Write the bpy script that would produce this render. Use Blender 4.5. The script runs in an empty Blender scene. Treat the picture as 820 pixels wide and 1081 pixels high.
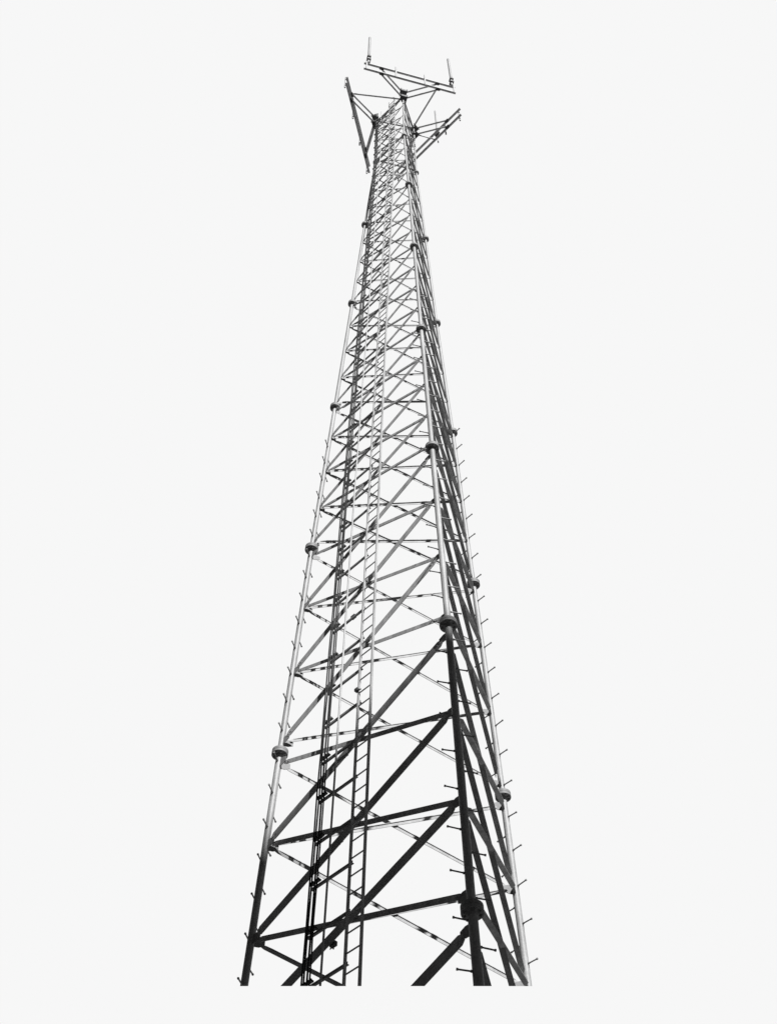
import bpy, bmesh, math, random
from mathutils import Vector, Matrix, noise
random.seed(7)
R = math.radians
sc = bpy.context.scene
C = sc.collection

# ------------------------------------------------------------------ camera
F_PX, IMG_H = 1292.468, 1081.0          # focal length in photo pixels, photo height
PITCH = 0.9691
cam_d = bpy.data.cameras.new('camera')
cam = bpy.data.objects.new('camera', cam_d); C.objects.link(cam)
cam_d.sensor_fit = 'VERTICAL'; cam_d.sensor_height = 24.0
cam_d.lens = 24.0 * F_PX / IMG_H
cam_d.clip_end = 5000
cam.location = (0, 0, 0)
cam.rotation_euler = (math.pi/2 + PITCH, 0.0, 0.0)
sc.camera = cam

# ------------------------------------------------------------------ sky and sun
SUN_AZ = Vector((0.375, -0.927, 0)).normalized()     # horizontal direction towards the sun
SUN_EL = R(44)
sd = (SUN_AZ * math.cos(SUN_EL) + Vector((0, 0, math.sin(SUN_EL)))).normalized()
sun_d = bpy.data.lights.new('sun', 'SUN'); sun_d.energy = 5.0; sun_d.angle = R(0.9)
sun_d.color = (1.0, 1.0, 1.0)
sun = bpy.data.objects.new('sun', sun_d); C.objects.link(sun)
sun.rotation_euler = sd.to_track_quat('Z', 'Y').to_euler()
sun.location = sd * 80

w = bpy.data.worlds.new('World'); sc.world = w; w.use_nodes = True
nt = w.node_tree; nt.nodes.clear()
N = nt.nodes.new; L = nt.links.new
out = N('ShaderNodeOutputWorld')
bg_sky = N('ShaderNodeBackground'); bg_sky.inputs['Strength'].default_value = 0.012
sky = N('ShaderNodeTexSky'); sky.sky_type = 'NISHITA'; sky.sun_disc = False
sky.sun_elevation = SUN_EL; sky.sun_rotation = math.atan2(SUN_AZ.x, SUN_AZ.y)
bw = N('ShaderNodeRGBToBW')
L(sky.outputs[0], bw.inputs[0]); L(bw.outputs[0], bg_sky.inputs['Color'])
# the blank pale overcast part of the sky the photograph looks into
bg_pale = N('ShaderNodeBackground'); bg_pale.inputs['Color'].default_value = (0.7555, 0.7555, 0.7555, 1)
bg_pale.inputs['Strength'].default_value = 1.0
tc = N('ShaderNodeTexCoord')
dot = N('ShaderNodeVectorMath'); dot.operation = 'DOT_PRODUCT'
dot.inputs[1].default_value = (0, math.cos(PITCH), math.sin(PITCH))
L(tc.outputs['Generated'], dot.inputs[0])
mr = N('ShaderNodeMapRange'); mr.interpolation_type = 'SMOOTHSTEP'
mr.inputs['From Min'].default_value = math.cos(R(38)); mr.inputs['From Max'].default_value = math.cos(R(31))
L(dot.outputs['Value'], mr.inputs['Value'])
mx = N('ShaderNodeMixShader')
L(mr.outputs[0], mx.inputs[0]); L(bg_sky.outputs[0], mx.inputs[1]); L(bg_pale.outputs[0], mx.inputs[2])
L(mx.outputs[0], out.inputs['Surface'])

sc.view_settings.view_transform = 'Standard'; sc.view_settings.look = 'None'
sc.view_settings.exposure = 0.3; sc.view_settings.gamma = 1

# ------------------------------------------------------------------ materials
def metal(name, base, rough=0.55, metallic=0.0, var=0.25, scale=3.0, streak=True):
    m = bpy.data.materials.new(name); m.use_nodes = True
    t = m.node_tree; b = t.nodes['Principled BSDF']
    b.inputs['Metallic'].default_value = metallic
    tc = t.nodes.new('ShaderNodeTexCoord')
    mp = t.nodes.new('ShaderNodeMapping'); mp.inputs['Scale'].default_value = (1, 1, 0.35 if streak else 1)
    t.links.new(tc.outputs['Object'], mp.inputs[0])
    n1 = t.nodes.new('ShaderNodeTexNoise'); n1.inputs['Scale'].default_value = scale; n1.inputs['Detail'].default_value = 6
    n1.inputs['Roughness'].default_value = 0.65
    n2 = t.nodes.new('ShaderNodeTexVoronoi'); n2.inputs['Scale'].default_value = scale*14
    t.links.new(mp.outputs[0], n1.inputs['Vector']); t.links.new(tc.outputs['Object'], n2.inputs['Vector'])
    r = t.nodes.new('ShaderNodeValToRGB')
    r.color_ramp.elements[0].position = 0.3; r.color_ramp.elements[1].position = 0.7
    lo, hi = base*(1-var), base*(1+var)
    r.color_ramp.elements[0].color = (lo, lo, lo, 1); r.color_ramp.elements[1].color = (hi, hi, hi, 1)
    t.links.new(n1.outputs['Fac'], r.inputs[0])
    mix = t.nodes.new('ShaderNodeMixRGB'); mix.blend_type = 'MULTIPLY'; mix.inputs[0].default_value = 0.25
    t.links.new(r.outputs[0], mix.inputs[1])
    bwv = t.nodes.new('ShaderNodeRGBToBW'); t.links.new(n2.outputs['Color'], bwv.inputs[0])
    t.links.new(bwv.outputs[0], mix.inputs[2])
    t.links.new(mix.outputs[0], b.inputs['Base Color'])
    rr = t.nodes.new('ShaderNodeMapRange'); rr.inputs['To Min'].default_value = rough-0.1; rr.inputs['To Max'].default_value = rough+0.15
    t.links.new(n1.outputs['Fac'], rr.inputs[0]); t.links.new(rr.outputs[0], b.inputs['Roughness'])
    bp = t.nodes.new('ShaderNodeBump'); bp.inputs['Strength'].default_value = 0.15; bp.inputs['Distance'].default_value = 0.004
    t.links.new(n1.outputs['Fac'], bp.inputs['Height']); t.links.new(bp.outputs[0], b.inputs['Normal'])
    return m
M_LEG = metal('galvanised_leg', 0.43, 0.5, var=.26)
M_BRACE = metal('galvanised_brace', 0.43, 0.6, var=0.38, scale=5.0)
M_LADDER = metal('galvanised_ladder', 0.52, 0.5)
M_FLANGE = metal('galvanised_flange', 0.27, 0.6)
M_BOLT = metal('bolt_steel', 0.30, 0.5)
M_CLAMP = metal('dark_clamp_steel', 0.06, 0.6)
M_CABLE = metal('black_cable_jacket', 0.02, 0.8, var=0.2)
M_BAR = metal('weathered_bar_steel', 0.22, 0.6)
M_WHIP = metal('antenna_fibreglass', 0.42, 0.45, var=0.12)
M_MOUNT = metal('mount_pipe_steel', 0.60, 0.5)
M_SHADE_BLOCK = metal('shade_block_concrete', 0.12, 0.9, streak=False)
M_SHADE_BLOCK_GLASS = metal('shade_block_glass', 0.03, 0.15, streak=False)
M_GROUND = metal('grey_ground', 0.20, 0.95, scale=0.3, streak=False)

# ------------------------------------------------------------------ mesh helpers
def tube(bm, a, b, r1, r2=None, n=10, caps=True):
    a, b = Vector(a), Vector(b); r2 = r1 if r2 is None else r2
    d = (b-a)
    if d.length < 1e-6: return
    d.normalize(); u = d.orthogonal().normalized(); v = d.cross(u)
    A = [bm.verts.new(a+(u*math.cos(k*2*math.pi/n)+v*math.sin(k*2*math.pi/n))*r1) for k in range(n)]
    B = [bm.verts.new(b+(u*math.cos(k*2*math.pi/n)+v*math.sin(k*2*math.pi/n))*r2) for k in range(n)]
    for k in range(n):
        f = bm.faces.new((A[k], A[(k+1) % n], B[(k+1) % n], B[k])); f.smooth = True
    if caps:
        bm.faces.new([bm.verts.new(x.co) for x in A[::-1]]); bm.faces.new([bm.verts.new(x.co) for x in B])
def path(bm, pts, r, n=8):
    for a, b in zip(pts[:-1], pts[1:]): tube(bm, a, b, r, n=n)
def prism(bm, a, b, u, v, prof):
    """profile (list of (s,t)) swept from a to b in the axes u, v"""
    A = [bm.verts.new(a+u*s+v*t) for s, t in prof]; B = [bm.verts.new(b+u*s+v*t) for s, t in prof]
    n = len(prof)
    for k in range(n): bm.faces.new((A[k], A[(k+1) % n], B[(k+1) % n], B[k]))
    bm.faces.new(A[::-1]); bm.faces.new(B)
def slab(bm, c, u, v, wv, su, sv, sw):
    """box centred on c with half sizes along unit axes"""
    prism(bm, c-wv*sw, c+wv*sw, u, v, [(-su, -sv), (su, -sv), (su, sv), (-su, sv)])

# plane where the tower leaves the photograph at the bottom
_t = (1041.0-540.5)/F_PX
_c, _s = math.cos(PITCH), math.sin(PITCH)
CUT_N = Vector((0, -_s+_t*_c, _c+_t*_s)).normalized()      # v = -t  <=>  CUT_N . P = 0
def trim(bm):
    if all(v.co.dot(CUT_N) > 0 for v in bm.verts): return
    bmesh.ops.bisect_plane(bm, geom=bm.verts[:]+bm.edges[:]+bm.faces[:], plane_co=(0, 0, 0), plane_no=CUT_N, clear_inner=True)
    ed = [e for e in bm.edges if e.is_boundary and all(abs(v.co.dot(CUT_N)) < 1e-4 for v in e.verts)]
    if ed:
        fc = bmesh.ops.holes_fill(bm, edges=ed, sides=0)['faces']
        if fc:
            fc = bmesh.ops.split(bm, geom=fc)['geom']
            for f in fc:
                if isinstance(f, bmesh.types.BMFace): f.smooth = False

def obj(name, bm, m, parent=None, origin=None, do_trim=True):
    if do_trim: trim(bm)
    if not bm.verts: bm.free(); return None
    bmesh.ops.recalc_face_normals(bm, faces=bm.faces[:])
    if origin is None:
        origin = sum((v.co for v in bm.verts), Vector())/len(bm.verts)
    origin = Vector(origin)
    bmesh.ops.translate(bm, verts=bm.verts[:], vec=-origin)
    me = bpy.data.meshes.new(name); bm.to_mesh(me); bm.free(); me.materials.append(m)
    o = bpy.data.objects.new(name, me); C.objects.link(o)
    if parent is not None:
        o.parent = parent
        o.location = origin - WORLD[parent.name]
    else: o.location = origin
    WORLD[o.name] = origin
    return o
WORLD = {}
def empty(name, loc, label, cat, group=None):
    o = bpy.data.objects.new(name, None); C.objects.link(o); o.location = loc; o.empty_display_size = .3
    WORLD[o.name] = Vector(loc); o['label'] = label; o['category'] = cat
    if group: o['group'] = group
    return o
def tag(o, label, cat, group=None):
    o['label'] = label; o['category'] = cat
    if group: o['group'] = group
    return o
def dist(p): return Vector(p).length

# ------------------------------------------------------------------ tower frame of reference
X0, Y0, TH = 0.3845, 15.4143, 0.2592
LZ = {-2: 3.9, -1: 9.872, 0: 15.709, 1: 21.809, 2: 28.008, 3: 34.169, 4: 40.334, 5: 46.528, 6: 52.05}
LW = {-2: 5.05, -1: 4.5776, 0: 4.154, 1: 3.6751, 2: 3.16, 3: 2.6235, 4: 2.0845, 5: 1.5445, 6: 1.5224}
ANG = {'N': TH, 'L': TH-2*math.pi/3, 'R': TH+2*math.pi/3}
DEV = {'L': {-1: (-.02, 0), 0: (-.02, .01), 1: (-.03, -.01), 2: (-.02, .01), 3: (-.02, -.01), 4: (-.03, -.02), 5: (-.02, -.04), 6: (-.05, .03)},
       'N': {-1: (-.01, 0), 0: (-.01, -.05), 1: (-.02, -.01), 2: (-.03, .01), 3: (-.02, .03), 4: (-.01, .04), 5: (-.02, .03), 6: (0, .06)},
       'R': {-1: (.02, .04), 0: (.03, .05), 1: (.02, .03), 2: (.02, -.03), 3: (.01, -.03), 4: (.04, -.04), 5: (.06, -.03), 6: (.06, -.05)}}
def legf(l, lev):
    r = LW[lev]/math.sqrt(3); a = ANG[l]; d = DEV[l].get(lev, (0, 0))
    return Vector((X0+r*math.sin(a)+d[0], Y0-r*math.cos(a)+d[1], LZ[lev]))
def legz(l, z):
    ks = sorted(LZ)
    for a, b in zip(ks[:-1], ks[1:]):
        if z <= LZ[b] or b == ks[-1]:
            t = (z-LZ[a])/(LZ[b]-LZ[a]); return legf(l, a).lerp(legf(l, b), t)
LEG_R = {-2: .066, -1: .060, 0: .056, 1: .052, 2: .048, 3: .044, 4: .040, 5: .036}
CEN = Vector((X0, Y0, 0))
def radial(l): return Vector((math.sin(ANG[l]), -math.cos(ANG[l]), 0))
def tang(l): return Vector((math.cos(ANG[l]), math.sin(ANG[l]), 0))

tower = empty('lattice_tower', (X0, Y0, 8.0), 'tall three legged galvanised steel lattice tower tapering upward, the largest structure', 'tower')

# legs ------------------------------------------------------------------------
legs = {}
for l in 'LNR':
    bm = bmesh.new()
    for k in range(-2, 6):
        tube(bm, legf(l, k), legf(l, k+1), LEG_R[k], n=20)
    tube(bm, legf(l, 6), legf(l, 6)+Vector((0, 0, .12)), .026, n=12)
    legs[l] = obj('leg', bm, M_LEG, tower, origin=legz(l, 10))
    # flanges
    for k in range(-1, 6):
        bm = bmesh.new(); p = legf(l, k); R0 = LEG_R[k-1]
        ax = (legf(l, k+1)-legf(l, k-1)).normalized()
        fr = {-1: .150, 0: .148, 1: .145, 2: .130, 3: .125, 4: .120, 5: .100}[k]; ft = {-1: .046, 0: .042, 1: .042, 2: .042, 3: .042, 4: .042, 5: .03}[k]
        tube(bm, p+ax*.003, p+ax*(ft*1.25), fr, n=28); tube(bm, p-ax*.003, p-ax*(ft*1.25), fr, n=28)
        tube(bm, p+ax*ft*1.25, p+ax*(ft*1.25+.05), R0*1.3, LEG_R[k]+.003, n=20)
        tube(bm, p-ax*ft*1.25, p-ax*(ft*1.25+.05), R0*1.3, R0+.003, n=20)
        f = obj('flange', bm, M_FLANGE, legs[l])
        bm = bmesh.new()
        if f is None: continue
        u = ax.orthogonal().normalized(); v = ax.cross(u)
        nb = 8 if k < 2 else 6
        for j in range(nb):
            a = j*2*math.pi/nb+.3; q = p+(u*math.cos(a)+v*math.sin(a))*(R0+fr)*.52
            hh = ft*1.25+.03
            tube(bm, q-ax*hh, q+ax*hh, .012, n=6)
            tube(bm, q-ax*(ft*1.25+.018), q-ax*(ft*1.25), .02, n=6); tube(bm, q+ax*(ft*1.25), q+ax*(ft*1.25+.018), .02, n=6)
        if k < 3: obj('flange_bolts', bm, M_BOLT, legs[l])
        else: bm.free()

# nodes where braces meet the legs
def nodes():
    """list of (z_low, z_high, size level) for every panel"""
    P = []
    thirds = {-2: [0, .34, .66, 1], -1: [0, .327, .642, 1], 0: [0, .345, .665, 1]}
    for k in range(-2, 6):
        fr = thirds.get(k, [0, .25, .5, .75, 1])
        za, zb = LZ[k], LZ[k+1]
        for j in range(len(fr)-1):
            g = .27 if k < 1 else (.2 if k < 3 else .14)
            a = za+(zb-za)*fr[j]; b = za+(zb-za)*fr[j+1]
            lo = a+g if j == 0 else a; hi = b-g if j == len(fr)-2 else b
            P.append((lo, hi, k, j == 0, j == len(fr)-2))
    return P
PAN = nodes()
AW = {-2: .098, -1: .098, 0: .088, 1: .076, 2: .066, 3: .058, 4: .052, 5: .046}
FACES = [('L', 'N'), ('N', 'R'), ('R', 'L')]
def face_axes(a, b, z):
    pa, pb = legz(a, z), legz(b, z)
    t = (pb-pa).normalized()
    up = ((legz(a, z+1)+legz(b, z+1))*.5-(legz(a, z)+legz(b, z))*.5).normalized()
    n = t.cross(up).normalized()
    m = (pa+pb)*.5-CEN; m.z = 0
    if n.dot(m) < 0: n = -n
    return t, up, n
brace_jobs = []
for (zl, zh, k, first, last) in PAN:
    for (a, b) in FACES:
        for which in (0, 1):
            lo, hi = (a, b) if which == 0 else (b, a)
            t, up, n = face_axes(a, b, (zl+zh)/2)
            tt = t if which == 0 else -t
            g = LEG_R[k]+.10 if k < 1 else LEG_R[k]+.06
            A = legz(lo, zl)+tt*g+up*.05; B = legz(hi, zh)-tt*g-up*.05
            brace_jobs.append((A, B, n, k, which, a+b))
def brace_mesh(bm, A, B, n, k, which, kind):
    """rolled L section: a flat leg in the plane of the face and a leg standing on its upper or lower edge"""
    d = (B-A).normalized(); wv = d.cross(n).normalized()
    if wv.z < 0: wv = -wv
    th = .009
    if kind == 'RL':   wd, sd_, edge, out_ = AW[k]*(.72 if k < 1 else .95), AW[k]*(.12 if k < 1 else .3), 1, -1
    elif kind == 'LN' and which == 0: wd, sd_, edge, out_ = AW[k]*1.95, AW[k]*.6, 1, -1
    elif kind == 'LN': wd, sd_, edge, out_ = AW[k]*.98, AW[k]*.7, 1, -1
    else: wd, sd_, edge, out_ = AW[k]*.62, AW[k]*(.86 if k < 2 else .7), -1, 1
    f1 = .012 if which == 0 else -.016         # outer surface of the flat leg
    if kind == 'NR': f1 -= .045
    a, b = A, B; L_ = (b-a).length; cl = min(.14, L_*.1)
    ec = .04
    # flat leg with clipped corners
    def q(p, s, t_): return bm.verts.new(p+wv*s+n*t_)
    ring = []
    for p, sc_ in ((a, .55), (a+d*ec*1.6, 1), (b-d*ec*1.6, 1), (b, .55)):
        h = wd/2*sc_
        ring.append([q(p, -h, f1), q(p, h, f1), q(p, h, f1-th), q(p, -h, f1-th)])
    for r1, r2 in zip(ring[:-1], ring[1:]):
        for j in range(4): bm.faces.new((r1[j], r1[(j+1) % 4], r2[(j+1) % 4], r2[j]))
    bm.faces.new(ring[0][::-1]); bm.faces.new(ring[-1])
    s0 = -wd/2 if edge < 0 else wd/2-th; s1 = s0+th
    y0 = f1-th-.0005 if out_ < 0 else f1+.0005
    ring = []
    for p, dep in ((a+d*.07, .3), (a+d*cl*1.3, 1), (b-d*cl*1.3, 1), (b-d*.07, .3)):
        yy = y0+out_*sd_*dep
        ring.append([q(p, s0, y0), q(p, s1, y0), q(p, s1, yy), q(p, s0, yy)])
    for r1, r2 in zip(ring[:-1], ring[1:]):
        for j in range(4): bm.faces.new((r1[j], r1[(j+1) % 4], r2[(j+1) % 4], r2[j]))
    bm.faces.new(ring[0][::-1]); bm.faces.new(ring[-1])
    if k < 2:     # bolt heads
        for p, s_ in ((a, 1), (b, -1)):
            for e in (.04, .11):
                c = p+d*s_*e+n*f1; tube(bm, c, c+n*.012, .013, n=6)

def split_build(jobs, key, make, name, mat, parent_of, limit=100, label=None, stuff_parent=None):
    vis = []
    for j in jobs:
        bm = bmesh.new(); make(bm, *j); trim(bm)
        if bm.verts: vis.append((key(j), j))
        bm.free()
    vis.sort(key=lambda e: e[0])
    for _, j in vis[:limit]:
        bm = bmesh.new(); make(bm, *j); obj(name, bm, mat, parent_of(j))
    if vis[limit:]:
        bm = bmesh.new()
        for _, j in vis[limit:]: make(bm, *j)
        o = obj(name, bm, mat, stuff_parent or tower); o['kind'] = 'stuff'
split_build(brace_jobs, lambda j: dist((j[0]+j[1])*.5), brace_mesh, 'diagonal_brace', M_BRACE, lambda j: tower)

# gusset plates ----------------------------------------------------------------
gus = []
for l in 'LNR':
    zs = []
    for (zl, zh, k, first, last) in PAN:
        zs.append((zl, k))
        if last: zs.append((zh, k))
    for z, k in zs: gus.append((l, z, k))
def gusset_mesh(bm, l, z, k):
    p = legz(l, z); r = LEG_R[k]
    for (a, b) in FACES:
        if l not in (a, b): continue
        t, up, n = face_axes(a, b, z)
        if l == b: t = -t
        s = {-2: .125, -1: .125, 0: .11, 1: .09, 2: .07, 3: .06, 4: .05, 5: .045}[k]
        # five sided plate
        c = p+t*(r*.9)+n*(.004)
        h = s*.72; e_ = .15 if k < 1 else .10
        prof = [(0, -h), (0, h), (e_*.5, h), (e_*1.1, h*.55), (e_*1.1, -h*.55), (e_*.5, -h)]
        prism(bm, c-n*.005, c+n*.005, t, up, prof)
split_build(gus, lambda j: dist(legz(j[0], j[1])), gusset_mesh, 'gusset_plate', M_FLANGE, lambda j: legs[j[0]])

# step bolts -------------------------------------------------------------------
sb = []
for l in 'LNR':
    z = 8.2+{'L': .15, 'N': .0, 'R': .23}[l]; k = 0
    top = {'L': 26.0, 'N': 31.0, 'R': 28.5}[l]
    while z < top:
        sb.append((l, z, 1 if k % 2 else -1)); z += .375; k += 1
def bolt_mesh(bm, l, z, s):
    p = legz(l, z); t = tang(l)*s
    lev = max(k for k in LEG_R if LZ[k] <= z)
    r = LEG_R[lev]
    jit = Vector((0, 0, random.uniform(-.016, .016)))
    tube(bm, p+t*(r*.8), p+t*(r+.185)+jit, .0125, n=6)
    tube(bm, p+t*(r+.18)+jit, p+t*(r+.20)+jit, .019, n=6)
    tube(bm, p+t*(r+.003), p+t*(r+.022), .02, n=6)
split_build(sb, lambda j: j[1], bolt_mesh, 'step_bolt', M_BOLT, lambda j: legs[j[0]])

# rings of horizontal angle at the top ------------------------------------------
for z in (LZ[6]-.05, LZ[5]+.25):
    for (a, b) in FACES:
        bm = bmesh.new(); t, up, n = face_axes(a, b, z)
        prism(bm, legz(a, z)+t*.03, legz(b, z)-t*.03, up, n, [(-.03, .01), (.03, .01), (.03, .003), (-.023, .003), (-.023, -.05), (-.03, -.05)])
        obj('top_rail', bm, M_BRACE, tower)

# ladder on the face between the left and the near leg --------------------------
A_, B_ = legf('L', -1), legf('N', -1)
T5 = (legf('L', 5)+legf('N', 5))*.5
TF = (B_-A_).normalized()
def facept(t, off, z):
    """point on the L-N face: t metres along the face from its centre line, off metres outside it"""
    t_, up, n = face_axes('L', 'N', min(max(z, 5), 51.9))
    ca = (legz('L', z)+legz('N', z))*.5
    # centre line through the photo fit
    return ca + TF*(t+CEN_T) + n*off
CEN_T = (T5-(legz('L', 46.5)+legz('N', 46.5))*.5).dot(TF)
ladder = empty('ladder', facept(.12, .13, 9), '', 'x'); del ladder['label'], ladder['category']
ladder.parent = tower; ladder.location = WORLD[ladder.name]-WORLD[tower.name]
OFF = .13
LT0, LT1 = .10, .405
zk = [3.9, 9.872, 15.7, 21.8, 28, 34.17, 40.33, 46.53, 52.3]
for tpos in (LT0, LT1):
    bm = bmesh.new()
    for z0, z1 in zip(zk[:-1], zk[1:]):
        a, b = facept(tpos, OFF, z0), facept(tpos, OFF, z1); d = (b-a).normalized()
        u = TF; v = d.cross(u).normalized()
        prism(bm, a, b, u, v, [(-.013, -.022), (.013, -.022), (.013, .022), (-.013, .022)])
    obj('rail', bm, M_LADDER, ladder)
rungs = []; z = 8.0
while z < 52.0: rungs.append((z,)); z += .325
def rung_mesh(bm, z): tube(bm, facept(LT0, OFF, z), facept(LT1, OFF, z), .0125, n=7)
split_build(rungs, lambda j: j[0], rung_mesh, 'rung', M_LADDER, lambda j: ladder, stuff_parent=ladder)
# safety climb clip on the left rail
bm = bmesh.new(); p = facept(LT0-.02, OFF+.03, 15.55)
slab(bm, p, TF, Vector((0, 0, 1)), TF.cross(Vector((0, 0, 1))), .035, .03, .03); tube(bm, p, p+TF*.10-Vector((0, 0, .05)), .012, n=6); tube(bm, p, p-TF*.05+Vector((0, 0, .06)), .014, n=6)
obj('climb_clip', bm, M_CLAMP, ladder)

# thin guide rail and cable support bars ------------------------------------------
bm = bmesh.new()
for z0, z1 in zip(zk[:-1], zk[1:]): tube(bm, facept(-.40, OFF-.02, z0), facept(-.40, OFF-.02, z1 if z1 < 52 else 52.3), .017, n=10)
obj('guide_rail', bm, M_LADDER, tower)
z = 10.18-.86*2; k = 0
while z < 51.5:
    bm = bmesh.new()
    a, b = facept(-.80, OFF-.055, z), facept(.09, OFF-.055, z)
    t_, up, n = face_axes('L', 'N', z)
    prism(bm, a, b, up, n, [(-.022, 0), (.022, 0), (.022, -.006), (-.016, -.006), (-.016, -.035), (-.022, -.035)])
    obj('cable_bar', bm, M_BAR, tower)
    # cable hanger block clamped on the bar
    bm = bmesh.new()
    slab(bm, facept(-.645, OFF+.0, z+.0), TF, up, n, .110, .012, .018)
    for j in range(4): tube(bm, facept((-.728, -.682, -.612, -.562)[j], OFF+.02, z-.012), facept((-.728, -.682, -.612, -.562)[j], OFF+.02, z+.03), .020, n=8)
    obj('cable_hanger', bm, M_CLAMP, tower)
    z += .86
# clips where the diagonals cross
for z in (10.75, 12.62, 14.45, 18.1):
    bm = bmesh.new(); t_, up, n = face_axes('L', 'N', z)
    p = facept(-.34, -.03, z)
    slab(bm, p, TF, up, n, .05, .035, .03)
    for a in (-.9, 0.1, 1.0): tube(bm, p, p+TF*.085*math.sin(a)-up*.085*math.cos(a), .010, n=6)
    obj('crossing_clip', bm, M_CLAMP, tower)

# feeder cables ----------------------------------------------------------------
CPOS = [(-.728, .0, .0135), (-.682, .0, .0135), (-.612, .0, .0155), (-.562, .0, .0125)]
for j, (tp, of, r) in enumerate(CPOS):
    bm = bmesh.new(); pts = []
    z = 8.6; rnd = random.Random(j)
    zt = 51.4-(j % 3)*.5
    while z < zt:
        s = 1-.12*max(0, (z-30)/22)
        pts.append(facept(tp*s+rnd.uniform(-.006, .006), OFF+.042+rnd.uniform(-.006, .006), z)); z += .86
    # curl over to a mount at the top
    e = pts[-1]; tgt = [legf('L', 6), legf('L', 6), legf('N', 6), legf('R', 6)][j]
    pts += [e+Vector((0, 0, .35)), e.lerp(tgt, .5)+Vector((0, 0, .5)), tgt+Vector((0, 0, -.25))]
    path(bm, pts, r, n=8)
    o = obj('feeder_cable', bm, M_CABLE, None, origin=None)
    tag(o, ['black feeder cable at the left edge of the bundle, nearest the left leg', 'black feeder cable second from the left edge of the bundle',
            'thickest black feeder cable, third from the left in the bundle', 'thinnest black feeder cable, at the bundle edge facing the thin guide rail'][j], 'cable', 'feeder cables climbing the tower face')

# ------------------------------------------------------------------ antenna mounts
ZU, ZL = 52.62, 51.80
RAD = .80
HL = 1.95
MLAB = {'N': 'topmost antenna mount, two long horizontal pipes with an upright antenna at each end',
        'L': 'left antenna mount seen end on, dark twin pipes sloping down beside the left leg',
        'R': 'right antenna mount, twin pipes reaching up to the right from the right leg'}
DZ = {'N': -.3, 'L': -.12, 'R': -.55}
up = Vector((0, 0, 1))
mounts = {}
SH = {'N': .09, 'L': .0, 'R': .0}; YAW = {'N': 0, 'L': .03, 'R': 0}
def mt(l): return Vector((math.cos(ANG[l]+YAW[l]), math.sin(ANG[l]+YAW[l]), 0))
def mp(l, s, rad, z): return legf(l, 6)*1 + radial(l)*rad + mt(l)*(s+SH[l]*min(1, rad)) + up*(z-LZ[6])
for l in 'NLR':
    m = empty('antenna_mount', legf(l, 6)+radial(l)*.1, MLAB[l], 'antenna mount', 'antenna mounts at the top of the tower')
    mounts[l] = m
    dz = DZ[l]
    for z in (ZU, ZL):
        bm = bmesh.new(); tube(bm, mp(l, -HL, RAD, z+dz), mp(l, HL, RAD, z+dz), .050, n=14)
        obj('face_pipe', bm, M_MOUNT, m)
    for z in (ZU, ZL):
        for s in (-1, 1):
            bm = bmesh.new(); tube(bm, mp(l, s*.05, .06, z+dz), mp(l, s*1.2, RAD-.05, z+dz), .036, n=10)
            obj('arm', bm, M_MOUNT, m)
            bm = bmesh.new(); c = mp(l, s*1.2, RAD-.02, z+dz)
            slab(bm, c, radial(l), tang(l), up, .06, .07, .05)
            tube(bm, c-tang(l)*.10, c+tang(l)*.10, .052, n=10)
            obj('clamp', bm, M_CLAMP, m)
        bm = bmesh.new(); c = mp(l, 0, .0, z+dz)
        tube(bm, c-up*.10, c+up*.10, .10, n=14); slab(bm, mp(l, 0, .08, z+dz), radial(l), tang(l), up, .09, .13, .09)
        for a in range(4):
            q = c+up*(-.07 if a < 2 else .07); sgn = 1 if a % 2 else -1
            tube(bm, q+tang(l)*sgn*.13-radial(l)*.12, q+tang(l)*sgn*.13+radial(l)*.2, .014, n=6)
        obj('leg_clamp', bm, M_CLAMP, m)
    # short upright pipes clamped across both face pipes
    for s in {'N': (-1.86, -.62, .62, 1.86), 'L': (1.85, .55, -.6, -1.85), 'R': (-1.80, -1.0, .9, 1.8)}[l]:
        bm = bmesh.new(); tube(bm, mp(l, s, RAD+.075, ZL+dz-.30), mp(l, s, RAD+.075, ZU+dz+.35), .034, n=10)
        obj('upright_pipe', bm, M_MOUNT, m)
# bracing pipes between mounts and neighbouring legs
bm = bmesh.new(); tube(bm, mp('N', 1.2, RAD-.05, ZL), legf('R', 6)+up*(ZU-LZ[6]-.35), .034, n=10); obj('tie_pipe', bm, M_MOUNT, mounts['N'])
bm = bmesh.new(); tube(bm, mp('L', 1.2, RAD-.05, ZU), legf('N', 6)+up*(-.25)+radial('N')*-.08, .034, n=10); obj('tie_pipe', bm, M_MOUNT, mounts['L'])
bm = bmesh.new(); tube(bm, mp('R', -.1, .12, ZL-.6), mp('R', -.45, RAD-.03, ZL-.55), .024, n=10); obj('tie_pipe', bm, M_MOUNT, mounts['R'])

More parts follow.
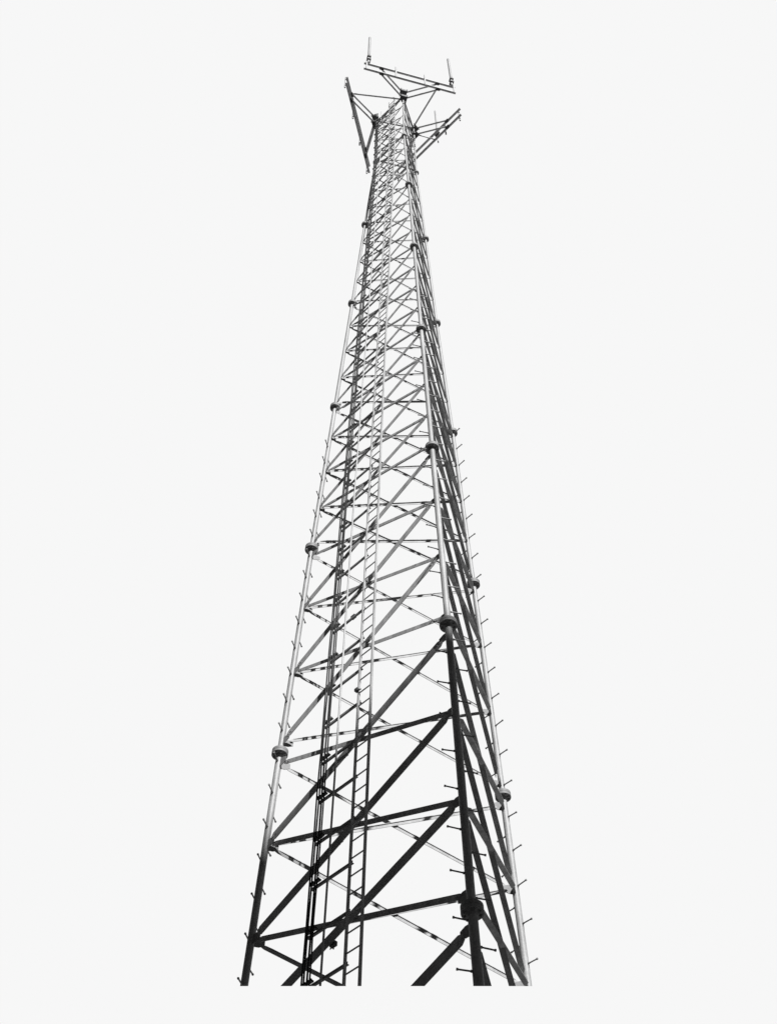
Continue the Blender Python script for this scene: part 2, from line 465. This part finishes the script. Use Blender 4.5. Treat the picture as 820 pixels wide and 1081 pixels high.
def whip(l, s, z0, length, label, grp='upright antennas on the mounts', r=.055, bz=.05):
    t = empty('whip_antenna', mp(l, s, RAD+.11, z0), label, 'antenna', grp)
    bm = bmesh.new(); b = mp(l, s, RAD+.11, z0)
    tube(bm, b+up*.75, b+up*(length-.12), r, n=14); tube(bm, b+up*(length-.12), b+up*length, r, r*.6, n=14)
    obj('radome', bm, M_WHIP, t)
    bm = bmesh.new(); tube(bm, b-up*.3, b+up*.8, r*.8, n=12); obj('mast_sleeve', bm, M_MOUNT, t)
    bm = bmesh.new()
    for zz in (bz, bz+.45):
        slab(bm, b+up*zz, radial(l), tang(l), up, .09, .08, .05)
    obj('bracket', bm, M_CLAMP, t)
whip('N', -1.80, 52.45, 3.9, 'white upright antenna on the left end of the topmost mount, the highest point')
whip('N', 1.78, 52.45, 3.9, 'white upright antenna leaning slightly at the right end of the topmost mount')
whip('R', -.52, 51.3, 4.2, 'pale slim upright antenna standing on the right hand mount', r=.035, bz=.6)

# ------------------------------------------------------------------ unseen block added behind the camera to shade the foot of the tower
E0 = Vector((0, -8, 0)); ev = Vector((.887, -.461, 0)).normalized(); qv = Vector((.461, .887, 0)).normalized()
ZTOP = 44.1
GZ = -1.6
blk = empty('added_shade_block', E0+ev*12+up*GZ, 'unseen plain grey block added behind the viewer to shade the tower', 'shade block')
bm = bmesh.new(); c = E0+ev*12-qv*6
slab(bm, Vector((c.x, c.y, (GZ+ZTOP-.8)/2)), ev, qv, up, 50, 5.9, (ZTOP-.8-GZ)/2); obj('shade_block_body', bm, M_SHADE_BLOCK, blk, do_trim=False)
bm = bmesh.new(); slab(bm, Vector((c.x, c.y, ZTOP-.4)), ev, qv, up, 50.1, 6.0, .4); obj('shade_block_rim', bm, M_SHADE_BLOCK, blk, do_trim=False)
w0 = None
for i in range(8):
    for j in range(8):
        loc = E0+ev*(12-22+i*6.2)+up*(GZ+2.5+j*4.4)-qv*.1
        if w0 is None:
            bm = bmesh.new(); slab(bm, loc, ev, qv, up, 1.1, .08, 1.0); w0 = obj('shade_block_pane', bm, M_SHADE_BLOCK_GLASS, blk, origin=loc, do_trim=False)
        else:
            o = w0.copy(); C.objects.link(o); o.parent = blk; o.location = loc-WORLD[blk.name]
bm = bmesh.new(); slab(bm, Vector((0, 0, GZ-.05)), Vector((1, 0, 0)), Vector((0, 1, 0)), up, 600, 600, .05)
g = obj('ground', bm, M_GROUND, None, do_trim=False); g['kind'] = 'structure'
